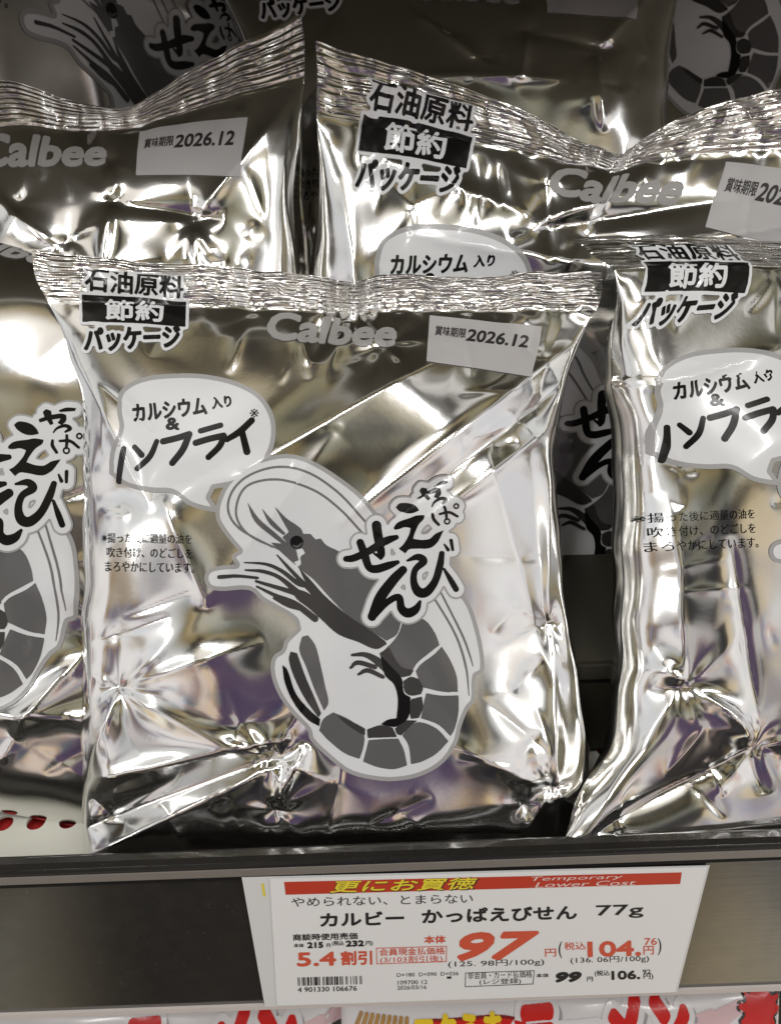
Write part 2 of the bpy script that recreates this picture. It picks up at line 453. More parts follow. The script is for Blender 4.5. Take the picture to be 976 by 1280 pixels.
    for p in ([(275, 200), (312, 238), (355, 268), (364, 286), (386, 286), (401, 303), (417, 300), (434, 320), (470, 338), (520, 370), (575, 405), (630, 455), (660, 530), (650, 590), (617, 612), (560, 575), (500, 535), (440, 475), (395, 425), (358, 396), (330, 372), (300, 345), (265, 312), (310, 318), (330, 330), (300, 296), (320, 280)],
              [(668, 545), (700, 540), (735, 550), (765, 590), (778, 625), (740, 655), (710, 680), (695, 705), (650, 690), (605, 645), (640, 610), (658, 580)],
              [(785, 630), (810, 670), (830, 720), (834, 768), (790, 768), (740, 757), (726, 752), (706, 705), (720, 685), (760, 655)],
              [(836, 779), (836, 830), (825, 880), (812, 903), (775, 868), (722, 848), (731, 800), (738, 772), (780, 779)],
              [(806, 918), (770, 955), (725, 980), (692, 988), (684, 930), (665, 900), (690, 872), (718, 860), (770, 880)],
              [(680, 992), (640, 1003), (590, 997), (546, 980), (563, 915), (600, 912), (653, 910), (670, 945)],
              [(535, 972), (490, 955), (440, 915), (412, 885), (425, 850), (455, 830), (500, 850), (542, 882), (550, 908), (546, 940)],
              [(360, 600), (378, 595), (400, 625), (415, 680), (430, 750), (440, 800), (427, 825), (402, 770), (372, 690), (352, 640)]):
        mid.poly(smooth_poly(Z5(p), 4, 48))
    for p in ([(193, 188), (228, 238), (285, 288), (335, 332), (318, 328), (262, 288), (215, 246)], [(237, 207), (268, 242), (310, 284), (304, 290), (262, 256)]):
        mid.poly(smooth_poly(Z5(p), 4, 48))
    cheek = smooth_poly(Z5([(342, 334), (362, 330), (370, 345), (356, 356), (357, 378), (346, 386), (335, 372), (350, 366), (346, 352)]), 4)
    mid.poly(cheek, False)
    dk = r.copy()
    for p in ([(350, 388), (385, 425), (430, 475), (500, 535), (560, 575), (612, 612), (618, 622), (585, 637), (530, 615), (470, 592), (420, 548), (380, 512), (345, 485), (325, 455), (360, 458), (400, 480), (420, 502), (405, 470), (370, 430)],
              [(595, 650), (625, 632), (660, 690), (700, 702), (690, 718), (660, 722), (625, 700)],
              [(668, 735), (690, 722), (715, 728), (728, 755), (722, 775), (690, 779), (672, 765)],
              [(692, 790), (725, 782), (728, 815), (716, 847), (692, 850), (686, 820)],
              [(643, 880), (670, 857), (712, 855), (690, 872), (662, 900), (650, 896)],
              [(558, 882), (600, 869), (636, 877), (650, 905), (600, 907), (560, 908)],
              [(465, 838), (520, 862), (552, 880), (552, 900), (530, 890), (490, 862)],
              [(325, 645), (345, 650), (370, 720), (400, 790), (418, 833), (410, 845), (370, 790), (335, 720), (320, 670)]):
        dk.poly(smooth_poly(Z5(p), 4, 48))
    bl = r.copy()
    for p in ([(300, 685), (315, 700), (340, 770), (380, 820), (415, 850), (412, 872), (375, 850), (335, 800), (308, 740)],
              [(598, 655), (640, 700), (664, 728), (670, 770), (690, 784), (684, 845), (650, 872), (632, 874), (600, 866), (622, 852), (648, 848), (652, 790), (640, 745), (612, 716)]):
        bl.poly(smooth_poly(Z5(p), 4, 48))
    for q in ([(183, 373, 3), (250, 378, 9), (300, 400, 12), (350, 438, 14), (388, 446, 8)], [(187, 396, 5), (240, 400, 11), (290, 418, 12), (345, 462, 18)],
              [(108, 418, 12), (160, 414, 10), (225, 420, 8)], [(220, 430, 8), (280, 448, 12), (350, 470, 16), (380, 485, 10)], [(222, 446, 6), (280, 474, 12), (340, 500, 18), (400, 545, 20)],
              [(275, 482, 8), (320, 505, 12), (368, 520, 6)], [(284, 350, 4), (320, 390, 10), (380, 452, 14), (440, 510, 16), (520, 575, 18)],
              [(512, 655, 8), (555, 655, 16), (600, 682, 24), (640, 725, 20)], [(508, 694, 8), (530, 678, 14), (582, 692, 14)], [(532, 714, 8), (560, 702, 14), (606, 722, 12)]):
        dk.stroke(Z5(q), 6)
    bl.disc(Z5([(344, 311)])[0], 20/2.44)
    gl = r.copy().stroke(Z5([(332, 320, 3), (346, 325, 7), (360, 314, 4)]), 5)
    bl.m &= ~gl.m
    tl = r.copy()                          # pale gaps between the tail plates
    ln = r.copy()
    for q in ([(268, 325, 6), (170, 270, 7), (135, 212, 7), (152, 150, 7), (205, 105, 7), (290, 82, 7), (380, 100, 7), (470, 160, 7), (545, 240, 7), (585, 285, 7)],
              [(300, 337, 6), (200, 290, 7), (160, 230, 7), (175, 160, 7), (220, 128, 7), (300, 122, 7), (400, 155, 7), (480, 215, 7), (545, 285, 7)],
              [(780, 460, 6), (845, 590, 7), (868, 650, 6), (880, 690, 3)], [(755, 470, 6), (825, 590, 7), (858, 690, 7), (868, 780, 3)]):
        ln.stroke(Z5(q), 8)
    ln.m &= wh.m
    D['prawn_picture/prawn_body'] = [(P_LINE, ln.mesh(), 3), (P_MID, mid.mesh(), 4), (P_DARK, dk.mesh(), 5), (P_BLACK, bl.mesh(), 6)]
    # --- brush title
    r = Raster(418, 580, 596, 800, 5)
    for p in ([(440, 205), (470, 185), (455, 160), (470, 140), (500, 145), (507, 166), (560, 148), (587, 152), (592, 185), (572, 212), (548, 205), (560, 176), (515, 192), (527, 215), (510, 225), (488, 202), (450, 222)],
              [(540, 134), (580, 110), (632, 103), (630, 120), (590, 131), (550, 142)],
              [(312, 262), (335, 238), (400, 238), (440, 260), (458, 285), (420, 300), (380, 302), (335, 285)],
              [(303, 385), (330, 355), (400, 330), (440, 315), (490, 313), (488, 335), (455, 370), (430, 420), (420, 455), (470, 462), (520, 455), (555, 425), (605, 402), (590, 435), (565, 480), (520, 512), (440, 515), (395, 520), (372, 545), (332, 515), (360, 490), (395, 430), (405, 390), (370, 385), (330, 398), (305, 400)]):
        r.poly(smooth_poly(Z7(p), 4, 50))
    for q in ([(536, 262, 8), (552, 234, 14), (592, 212, 20), (622, 222, 22), (600, 246, 12)], [(540, 308, 16), (545, 335, 20), (574, 368, 18)],
              [(580, 302, 14), (636, 292, 18), (688, 318, 16)], [(612, 264, 16), (620, 305, 18), (622, 335, 14)],
              [(385, 588, 14), (448, 566, 40), (484, 592, 46), (432, 645, 38), (424, 720, 44), (452, 778, 58), (500, 780, 56), (552, 716, 46), (582, 620, 44), (594, 545, 34)],
              [(608, 640, 16), (650, 710, 34), (680, 762, 36)], [(610, 490, 12), (632, 522, 22)], [(650, 465, 22), (660, 522, 18)],
              [(12, 578, 36), (60, 572, 44), (150, 530, 44), (250, 470, 50), (318, 446, 30)], [(98, 478, 46), (124, 550, 50), (150, 625, 46), (195, 640, 50), (270, 618, 46), (325, 598, 26)],
              [(196, 372, 56), (208, 450, 56), (226, 540, 48), (222, 572, 24)], [(224, 568, 28), (182, 545, 14)],
              [(358, 645, 50), (300, 705, 60), (222, 810, 66), (170, 930, 54)], [(172, 930, 46), (262, 842, 40), (332, 812, 42), (348, 880, 50), (388, 908, 58), (436, 885, 48), (462, 838, 18)]):
        r.stroke(Z7(q), 7)
    r.stroke(Z7([(612+16*math.cos(a)+14, 348+16*math.sin(a), 10) for a in np.linspace(0, 6.28, 9)]), 4)
    r.stroke(Z7([(680+14*math.cos(a), 254+14*math.sin(a), 10) for a in np.linspace(0, 6.28, 9)]), 4)
    wh = r.copy().dilate(6.6); wh.dilate(2).dilate(-2); rim = wh.copy().dilate(2.2)
    D['title_badge'] = [(P_RIM, rim.mesh(), 4.4), (P_WHITE, wh.mesh(), 5.2)]
    D['title_badge/title_lettering'] = [(P_BLACK, r.mesh(), 6.6)]
    return D
PRINTS = draw_prints()

# ------------------------------------------------------------------ the shape of a bag
K = .29/FPX                           # metres per photo pixel on the front bag
TOP, SB, BOT = 312., 376., 1078.      # top edge, foot of the seal, bottom
def lerp(x, pts):
    p = np.array(pts, float)
    return np.interp(x, p[:, 0], p[:, 1])
def slerp(x, pts):
    """smooth version of lerp"""
    c = curve(pts, 10); i = np.argsort(c[:, 0])
    return np.interp(x, c[i, 0], c[i, 1])

def noise2(a, b, seed, scale):
    rng = np.random.default_rng(seed); out = np.zeros_like(a)
    for i in range(7):
        th = rng.uniform(0, 6.28); f = 6.28/scale*rng.uniform(.6, 1.5); ph = rng.uniform(0, 6.28)
        out += np.sin((a*math.cos(th)+b*math.sin(th))*f+ph+.8*np.sin((a*math.sin(th)-b*math.cos(th))*f*.6+ph*2))
    return out/7

def feat(f, a, b):
    kind = f[0]
    if kind == 'cone':                # star of folds meeting in a point
        _, x, y, A, R, sd = f
        dx, dy = a-x, b-y; r = np.sqrt(dx*dx+dy*dy+1.5); th = np.arctan2(dy, dx)
        rng = np.random.default_rng(sd); g = 0
        n = int(rng.integers(4, 7)); t0 = rng.uniform(0, 6.28)
        for m in range(n):
            tm = t0+(m+rng.uniform(-.3, .3))*6.283/n; wd = rng.uniform(.22, .5)
            dd = np.abs((th-tm+np.pi) % (2*np.pi)-np.pi)
            g = g+rng.uniform(.3, 1.)*(-1 if rng.random() < .3 else 1)*np.exp(-(np.sqrt(dd*dd+.004))/wd)*np.exp(-r/(R*rng.uniform(.7, 1.5)))
        return A*(r/R)*g*.9-A*.5*np.exp(-r/R*1.6)
    if kind == 'ridge':               # sharp straight fold (A < 0: a valley), fading at both ends
        _, x0, y0, x1, y1, A, w = f[:7]; e = f[7] if len(f) > 7 else 1.5
        L = math.hypot(x1-x0, y1-y0); ux, uy = (x1-x0)/L, (y1-y0)/L
        t = ((a-x0)*ux+(b-y0)*uy)/L; d = (a-x0)*-uy+(b-y0)*ux
        tp = np.clip(1-np.abs(2*t-1)**2, 0, None)**.8*(t > 0)*(t < 1)
        ww = w*(.35+.65*tp)
        return A*tp*np.exp(-(np.sqrt(d*d+e*e)-e)/ww)
    if kind == 'swell':
        _, x, y, sx, sy, rot, A = f
        c, s = math.cos(math.radians(rot)), math.sin(math.radians(rot))
        dx, dy = a-x, b-y
        return A*np.exp(-.5*(((dx*c+dy*s)/sx)**2+((-dx*s+dy*c)/sy)**2))
    if kind == 'step':                # the side to the right of p->q (y down) stands higher by A
        _, x0, y0, x1, y1, A, w, reach = f
        L = math.hypot(x1-x0, y1-y0); ux, uy = (x1-x0)/L, (y1-y0)/L
        t = ((a-x0)*ux+(b-y0)*uy)/L; d = (a-x0)*-uy+(b-y0)*ux
        tp = np.clip(1-np.abs(2*t-1)**3, 0, 1)*(t > 0)*(t < 1)
        return A*tp*.5*(1+np.tanh(d/w))*np.exp(-np.clip(d, 0, None)**2/(2*reach*reach))
    if kind == 'noise':
        return f[3]*noise2(a, b, f[1], f[2])

def creases(seed, n_top=24, n_side=30, n_bot=12, n_mid=12, n_small=24):
    """small random folds: puckers under the seal, along the sides and the foot, faint long ones between"""
    g = np.random.default_rng(seed); out = []
    def add(x, y, ang, L, A, wd): out.append(('ridge', x, y, x+L*math.cos(ang), y+L*math.sin(ang), A*g.choice([-1, 1]), wd, 1.2))
    for _ in range(n_top): add(g.uniform(70, 730), SB+g.uniform(-4, 14), math.pi/2+g.normal(0, .45), g.uniform(25, 95), g.uniform(.8, 3.6), g.uniform(4, 11))
    for _ in range(n_side):
        r = g.random() < .5; x = (695-g.uniform(0, 55)) if r else (105+g.uniform(0, 50))
        add(x, g.uniform(420, 1000), (math.pi if r else 0)+g.normal(0, .75), g.uniform(25, 110), g.uniform(.7, 3.2), g.uniform(4, 11))
    for _ in range(n_bot): add(g.uniform(110, 690), g.uniform(985, 1050), -math.pi/2+g.normal(0, .8), g.uniform(25, 90), g.uniform(1.2, 4.5), g.uniform(5, 12))
    for _ in range(n_mid): add(g.uniform(130, 560), g.uniform(450, 900), -.6+g.normal(0, .5), g.uniform(80, 220), g.uniform(.6, 1.7), g.uniform(10, 22))
    for _ in range(n_small): add(g.uniform(110, 690), g.uniform(400, 1030), g.uniform(0, 6.28), g.uniform(12, 34), g.uniform(.3, .9), g.uniform(2.5, 5))
    return out

class Bag:
    def __init__(self, left, right, dy, thick=92., fwd=58., ykeep=2.4, feats=(), seed=0, rise=230., n_side=3.8, n_bot=2.6, bot_len=190., seal_z=(), fold=0., dx=((300, 0), (1100, 0))):
        self.__dict__.update(locals()); self.feats = list(feats)+creases(seed+100, *((12, 18, 10, 5, 12) if seed == 1 else (20, 24, 12, 8, 18)))
    def ab(self, s, b):
        L = slerp(b, self.left); Rr = slerp(b, self.right)
        return L+(s*.5+.5)*(Rr-L), L, Rr
    def s_of(self, a, b):
        L = slerp(b, self.left); Rr = slerp(b, self.right)
        return np.clip((a-L)/(Rr-L)*2-1, -.9995, .9995)
    def surf(self, s, b, back=False):
        a, L, Rr = self.ab(s, b)
        t = np.clip((b-SB)/self.rise, 0, 1)
        th = np.sin(t*np.pi/2)**.95
        q = np.clip((b-(BOT-self.bot_len))/self.bot_len, 0, 1)
        th = th*np.clip(1-q**self.n_bot, 0, 1)**(1/self.n_bot)
        n = self.n_side
        prof = np.clip(1-np.abs(s)**n, 0, 1)**(1/n)
        wz = np.clip((b-SB+14)/60, 0, 1)*np.clip((1-np.abs(s))/.10, 0, 1)**.6
        z = -self.thick+self.fwd*q**1.6+(self.thick-self.fwd*q**1.6)*th*prof*(-.75 if back else 1.)
        if not back:
            d = np.zeros_like(z)
            for f in self.feats: d += feat(f, a, b)
            z = z+d*wz
        # crumpled seal and edge waviness
        sw = np.clip((SB+40-b)/60, 0, 1)
        z = z+sw*(7*noise2(a, b*.3, self.seed+11, 130)+3.6*noise2(a, b, self.seed+12, 36))+(.6 if not back else -.6)
        for (x, wd, A) in self.seal_z: z = z+sw*A*np.exp(-((a-x)/wd)**2)*np.sin((a-x)/wd*5.)
        ew = np.clip((np.abs(s)-.6)/.4, 0, 1)
        a2 = a+ew*(4*noise2(b*1.0, a*.2, self.seed+21, 90))*np.clip((b-SB)/80, 0, 1)
        y = b+slerp(a, self.dy)*np.clip(1-(b-TOP)/200, 0, 1)**self.ykeep
        a2 = a2+slerp(b, self.dx)
        fb = np.clip(SB-b, 0, None); fo = math.radians(self.fold)
        y = y+fb*(1-math.cos(fo)); z = z-fb*math.sin(fo)
        y = y+sw*(2.2*noise2(a, b*.2, self.seed+13, 60)+2.6*noise2(a, b*.2, self.seed+14, 170))
        sc = 1-z*K/.29
        X = ((a2-488)*sc+78)*K; Y = -((y-640)*sc-50)*K
        return np.stack([X, Y, z*K], -1)
    def normal(self, s, b):
        e = .002; h = .6
        du = self.surf(np.clip(s+e, -.9999, .9999), b)-self.surf(np.clip(s-e, -.9999, .9999), b)
        dv = self.surf(s, b-h)-self.surf(s, b+h)
        n = np.cross(du, dv); return n/(np.linalg.norm(n, axis=-1, keepdims=True)+1e-12)

def new_mesh(name, verts, faces, mats, mi=None, uv=None, smooth=True):
    me = bpy.data.meshes.new(name)
    verts = np.asarray(verts, np.float32); faces = np.asarray(faces, np.int32)
    nf, k = faces.shape
    me.vertices.add(len(verts)); me.vertices.foreach_set('co', verts.ravel())
    me.loops.add(nf*k); me.loops.foreach_set('vertex_index', faces.ravel())
    me.polygons.add(nf); me.polygons.foreach_set('loop_start', np.arange(0, nf*k, k, dtype=np.int32))
    me.polygons.foreach_set('use_smooth', np.full(nf, smooth))
    for m in mats: me.materials.append(m)
    if mi is not None: me.polygons.foreach_set('material_index', np.asarray(mi, np.int32))
    if uv is not None:
        l = me.uv_layers.new(name='mm'); l.data.foreach_set('uv', np.asarray(uv, np.float32)[faces.ravel()].ravel())
    me.update(calc_edges=True); me.validate()
    return me

def grid_faces(R, C):
    i = np.arange(R*C).reshape(R, C)
    return np.stack([i[:-1, :-1], i[1:, :-1], i[1:, 1:], i[:-1, 1:]], -1).reshape(-1, 4)

def bag_meshes(bag, nu=240, fine=True):
    """meshes of one bag: pouch, seal and every print"""
    out = {}
    sg = np.linspace(-1, 1, nu); sg = np.sign(sg)*(1-(1-np.abs(sg))**1.35)
    def sheet(b, back):
        S, B = np.meshgrid(sg, b)
        return bag.surf(S, B, back), S, B
    nb = nu+20 if fine else nu
    b1 = np.concatenate([np.linspace(SB-2, BOT-60, nb-50), np.linspace(BOT-60, BOT-.5, 51)[1:]])
    V, Fc = [], []
    for back in (False, True):
        P, S, B = sheet(b1 if not back else b1[::3], back)
        f = grid_faces(*P.shape[:2])
        Fc.append((f[:, ::-1] if back else f)+sum(len(v) for v in V)); V.append(P.reshape(-1, 3))
    out['pouch'] = new_mesh('pouch', np.vstack(V), np.vstack(Fc), [FOIL])
    V, Fc, Uv = [], [], []
    b2 = np.linspace(TOP, SB+.5, 36)
    for back in (False, True):
        P, S, B = sheet(b2, back)
        f = grid_faces(*P.shape[:2])
        Fc.append((f[:, ::-1] if back else f)+sum(len(v) for v in V)); V.append(P.reshape(-1, 3))
        a, _, _ = bag.ab(S, B); Uv.append(np.stack([a, -B], -1).reshape(-1, 2)*K*1000)
    out['top_seal'] = new_mesh('top_seal', np.vstack(V), np.vstack(Fc), [SEAL], uv=np.vstack(Uv))
    for nm, layers in PRINTS.items():
        V, Fc, Mi, Nn = [], [], [], []
        for mi, (m, (v, f), lay) in enumerate(layers):
            a, b = v[:, 0], v[:, 1]
            s = bag.s_of(a, b)
            p = bag.surf(s, b); n = bag.normal(s, b)
            Fc.append(f[:, ::-1]+sum(len(q) for q in V)); V.append(p+n*(.0002+.00006*lay)); Nn.append(n)
            Mi.append(np.full(len(f), mi))
        me = new_mesh(nm.split('/')[-1], np.vstack(V), np.vstack(Fc), [l[0] for l in layers], np.concatenate(Mi))
        # faces towards the viewer
        me.normals_split_custom_set_from_vertices(np.vstack(Nn).tolist())
        out[nm] = me
    return out

def empty(name, loc, label, cat, group=None):
    o = bpy.data.objects.new(name, None); COL.objects.link(o); o.empty_display_size = .02
    o.location = loc; o['label'] = label; o['category'] = cat
    if group: o['group'] = group
    return o
def child(name, me, parent):
    o = bpy.data.objects.new(name, me); COL.objects.link(o); o.parent = parent
    return o

def place_bag(meshes, px, py, d, roll, pitch, yaw, scale, label, group='silver foil snack bags on the shelf'):
    root = empty('snack_bag', (0, 0, 0), label, 'snack bag', group)
    rot = Matrix.Rotation(math.radians(-roll), 4, 'Z') @ Matrix.Rotation(math.radians(pitch), 4, 'X') @ Matrix.Rotation(math.radians(yaw), 4, 'Y')
    root.matrix_world = Matrix.Translation(at(px, py, d)) @ CAMROT.to_4x4() @ rot @ Matrix.Scale(scale, 4)
    made = {}
    for nm, me in meshes.items():
        par = root if '/' not in nm else made[nm.split('/')[0]]
        made[nm] = child(nm.split('/')[-1], me, par)
    return root

# front bag: outline and folds traced from the photograph
front = Bag(left=[(TOP, 40), (345, 44), (SB, 60), (430, 84), (500, 101), (600, 104), (750, 103), (900, 102), (1000, 103), (BOT, 104)],
            right=[(TOP, 752), (345, 752), (SB, 746), (430, 722), (500, 703), (560, 694), (650, 699), (780, 713), (900, 734), (970, 738), (1030, 726), (BOT, 704)],
            dy=[(0, -2), (40, 0), (110, 8), (200, 16), (300, 22), (400, 36), (440, 40), (480, 30), (560, 34), (650, 30), (752, 24), (800, 22)],
            seed=1, seal_z=[(432, 34, 15), (300, 60, 5), (640, 80, 4)],
            feats=[('noise', 5, 260, 5), ('noise', 6, 90, .3),
                   ('step', 40, 700, 640, 370, 22, 26, 200), ('ridge', 420, 660, 745, 405, 11, 15), ('ridge', 470, 665, 735, 455, -10, 14), ('ridge', 520, 660, 722, 510, 8, 12), ('ridge', 300, 590, 560, 440, 5, 12),
                   ('ridge', 250, 760, 420, 540, 5, 26), ('ridge', 90, 440, 190, 640, 9, 14), ('ridge', 200, 620, 260, 760, 6, 16),
                   ('cone', 148, 860, 22, 46, 3), ('cone', 338, 950, 20, 30, 4), ('cone', 582, 400, 7, 20, 15), ('cone', 660, 440, 8, 24, 16), ('ridge', 578, 385, 590, 470, 2.5, 6), ('cone', 345, 1012, 16, 26, 5), ('cone', 688, 985, 22, 34, 6), ('cone', 684, 778, 15, 30, 7), ('cone', 655, 1006, 10, 22, 8),
                   ('cone', 432, 392, 24, 26, 9), ('cone', 486, 426, 14, 24, 17), ('ridge', 445, 380, 500, 450, 8, 10), ('ridge', 420, 385, 390, 450, -7, 10), ('cone', 118, 1000, 16, 30, 12), ('cone', 300, 905, 7, 26, 13),
                   ('ridge', 148, 860, 100, 985, 14, 14), ('ridge', 150, 860, 330, 800, 7, 18), ('ridge', 140, 860, 330, 960, 8, 20), ('ridge', 84, 982, 365, 922, 18, 24), ('ridge', 60, 1094, 352, 955, 30, 26),
                   ('ridge', 80, 1046, 350, 942, -22, 20), ('ridge', 200, 1000, 230, 1060, 5, 8), ('ridge', 340, 1010, 385, 930, 16, 14), ('ridge', 560, 930, 690, 990, 10, 20),
                   ('swell', 270, 850, 60, 36, 0, 12), ('swell', 620, 940, 60, 50, 20, 12), ('swell', 722, 740, 72, 210, 0, -34), ('ridge', 610, 560, 690, 860, 6, 22), ('ridge', 690, 800, 700, 1040, 10, 16), ('ridge', 690, 570, 684, 780, 8, 12)])
M_FRONT = bag_meshes(front, 260)
place_bag(M_FRONT, 410, 690, .29, 0, 0, 0, 1., 'whole silver prawn snack bag in front, standing right above the price tag')

right = Bag(left=[(TOP, 40), (SB, 60), (430, 96), (520, 128), (600, 134), (750, 124), (850, 116), (930, 100), (980, 66), (1030, 18), (BOT, -18)],
            thick=72., dx=[(300, 56), (380, 46), (440, 4), (500, -26), (560, -28), (1100, -22)],
            right=[(TOP, 752), (SB, 746), (430, 722), (560, 696), (780, 706), (980, 716), (BOT, 704)],
            fold=72, dy=[(0, -38), (40, -36), (200, -34), (430, -12), (600, -16), (800, -16)], seed=2, seal_z=[(400, 40, 9)],
            feats=[('noise', 15, 240, 6), ('noise', 16, 80, .7), ('cone', 150, 885, 20, 34, 31), ('cone', 235, 960, 18, 34, 32), ('cone', 90, 800, 16, 30, 33), ('cone', 96, 520, 16, 26, 34), ('cone', 60, 1060, 10, 30, 35),
                   ('ridge', 150, 880, 235, 965, 18, 16), ('ridge', 150, 880, 0, 1075, 18, 22), ('ridge', 235, 965, 20, 1060, -12, 14), ('ridge', 70, 840, 160, 880, 12, 12), ('ridge', 150, 890, 150, 640, 8, 14),
                   ('ridge', 96, 520, 300, 470, 8, 14), ('ridge', 110, 400, 96, 520, 8, 12), ('ridge', 235, 965, 420, 930, 14, 22), ('ridge', 240, 960, 210, 700, -7, 16),
                   ('swell', 160, 990, 60, 40, 0, -10), ('ridge', 90, 440, 170, 620, 8, 16), ('step', 60, 690, 520, 420, 12, 24, 150)])
M_RIGHT = bag_meshes(right, 220)
place_bag(M_RIGHT, 1126, 648, .2905, -3, 0, 4, .99, 'silver prawn snack bag at the right end of the front row, partly cut off')

left = Bag(left=[(TOP, 44), (SB, 60), (430, 84), (560, 104), (780, 103), (BOT, 104)],
           right=[(TOP, 752), (SB, 746), (430, 716), (560, 694), (780, 700), (980, 716), (BOT, 704)],
           fold=48, bot_len=75., dy=[(0, 60), (200, 90), (430, 134), (600, 142), (752, 134), (800, 132)], seed=3, seal_z=[(520, 40, 9), (690, 30, 8)],
           feats=[('noise', 25, 240, 6), ('noise', 26, 80, .7), ('cone', 640, 850, 22, 36, 41), ('cone', 660, 720, 16, 30, 42), ('cone', 664, 600, 14, 26, 43), ('cone', 640, 470, 12, 30, 44),
                  ('ridge', 640, 850, 560, 990, 14, 18), ('ridge', 640, 850, 705, 720, 12, 14), ('ridge', 640, 850, 700, 970, -12, 18), ('ridge', 610, 620, 660, 860, 8, 16), ('ridge', 600, 440, 650, 640, 8, 16),
                  ('ridge', 690, 480, 640, 620, 9, 12), ('ridge', 480, 980, 700, 940, 14, 22), ('step', 60, 690, 520, 420, 12, 24, 150)])
M_LEFT = bag_meshes(left, 220)
place_bag(M_LEFT, -80, 574, .314, 11, 0, 0, 1.17, 'silver prawn snack bag at the left end of the front row, above pierced deck')

backr = Bag(left=[(TOP, 40), (SB, 50), (430, 70), (520, 92), (700, 100), (BOT, 104)],
            right=[(TOP, 752), (SB, 746), (430, 722), (560, 700), (780, 712), (980, 725), (BOT, 704)],
            dx=[(300, 30), (380, 22), (500, -12), (600, -26), (690, -42), (1100, -44)], dy=[(0, -24), (40, -24), (110, -8), (200, 10), (300, 38), (372, 66), (410, 68), (470, 28), (560, -4), (650, -24), (752, -34), (800, -34)], seed=4, seal_z=[(392, 36, 10)],
            feats=[('noise', 35, 240, 6), ('noise', 36, 80, .7), ('cone', 330, 408, 12, 24, 51), ('cone', 410, 412, 14, 22, 52), ('cone', 180, 450, 10, 26, 53), ('cone', 400, 470, 14, 30, 54),
                   ('ridge', 300, 480, 430, 400, 14, 18), ('ridge', 300, 470, 560, 420, -12, 16), ('ridge', 120, 400, 330, 450, 9, 18), ('ridge', 180, 480, 430, 500, 12, 18), ('ridge', 330, 405, 360, 500, -9, 12),
                   ('ridge', 430, 480, 700, 430, 12, 20), ('ridge', 90, 430, 160, 640, 9, 14)])
M_BACKR = bag_meshes(backr, 220)
place_bag(M_BACKR, 728, 522, .354, 4, 20, 0, 1.155, 'silver snack bag, second row right, its top seal deeply dented')

backl = Bag(left=[(TOP, 40), (SB, 50), (430, 70), (560, 100), (780, 100), (BOT, 104)],
            right=[(TOP, 756), (345, 754), (SB, 748), (430, 735), (520, 722), (700, 712), (980, 725), (BOT, 704)],
            dy=[(0, 0), (200, 4), (330, 10), (400, 20), (460, 46), (520, 62), (560, 52), (620, 28), (690, 4), (752, -14), (800, -20)], seed=5, seal_z=[(480, 44, 10)],
            feats=[('noise', 45, 240, 6), ('noise', 46, 80, .7), ('cone', 500, 480, 14, 26, 61), ('cone', 380, 470, 12, 22, 62), ('cone', 600, 520, 14, 26, 63), ('cone', 440, 520, 10, 20, 64), ('cone', 500, 425, 10, 16, 65),
                   ('ridge', 330, 440, 440, 540, 10, 12), ('ridge', 500, 480, 480, 560, 10, 10), ('ridge', 500, 480, 640, 520, -12, 16), ('ridge', 600, 520, 740, 380, 12, 18), ('ridge', 300, 540, 560, 560, 10, 16), ('ridge', 600, 520, 610, 640, 10, 14)])
M_BACKL = bag_meshes(backl, 220)
place_bag(M_BACKL, 90, 468, .358, -7.5, 14, 0, 1.145, 'silver snack bag, second row left, its right seal corner raised')

# third row, in the shade of the shelf above
place_bag(M_RIGHT, 190, 50, .45, 3, 10, 50, 1.5, 'shaded snack bag in the back row at left, its brush lettering showing', 'shaded snack bags in the back row')
place_bag({k: m for k, m in M_BACKL.items() if not k.startswith(('speech', 'title', 'prawn'))}, 596, 214, .385, -3, 8, 0, 1.06, 'shaded snack bag in the middle of the back row, between two darker bags', 'shaded snack bags in the back row')
place_bag({k: m for k, m in M_BACKL.items() if not k.startswith(('speech', 'small'))}, 862, -84, .45, 4, 8, -4, 1.2, 'very dark snack bag in the back row at the top right corner', 'shaded snack bags in the back row')
place_bag(M_BACKR, -262, 60, .43, 2, 8, 0, 1.32, 'dark snack bag in the back row, only a sliver at the top left edge', 'shaded snack bags in the back row')

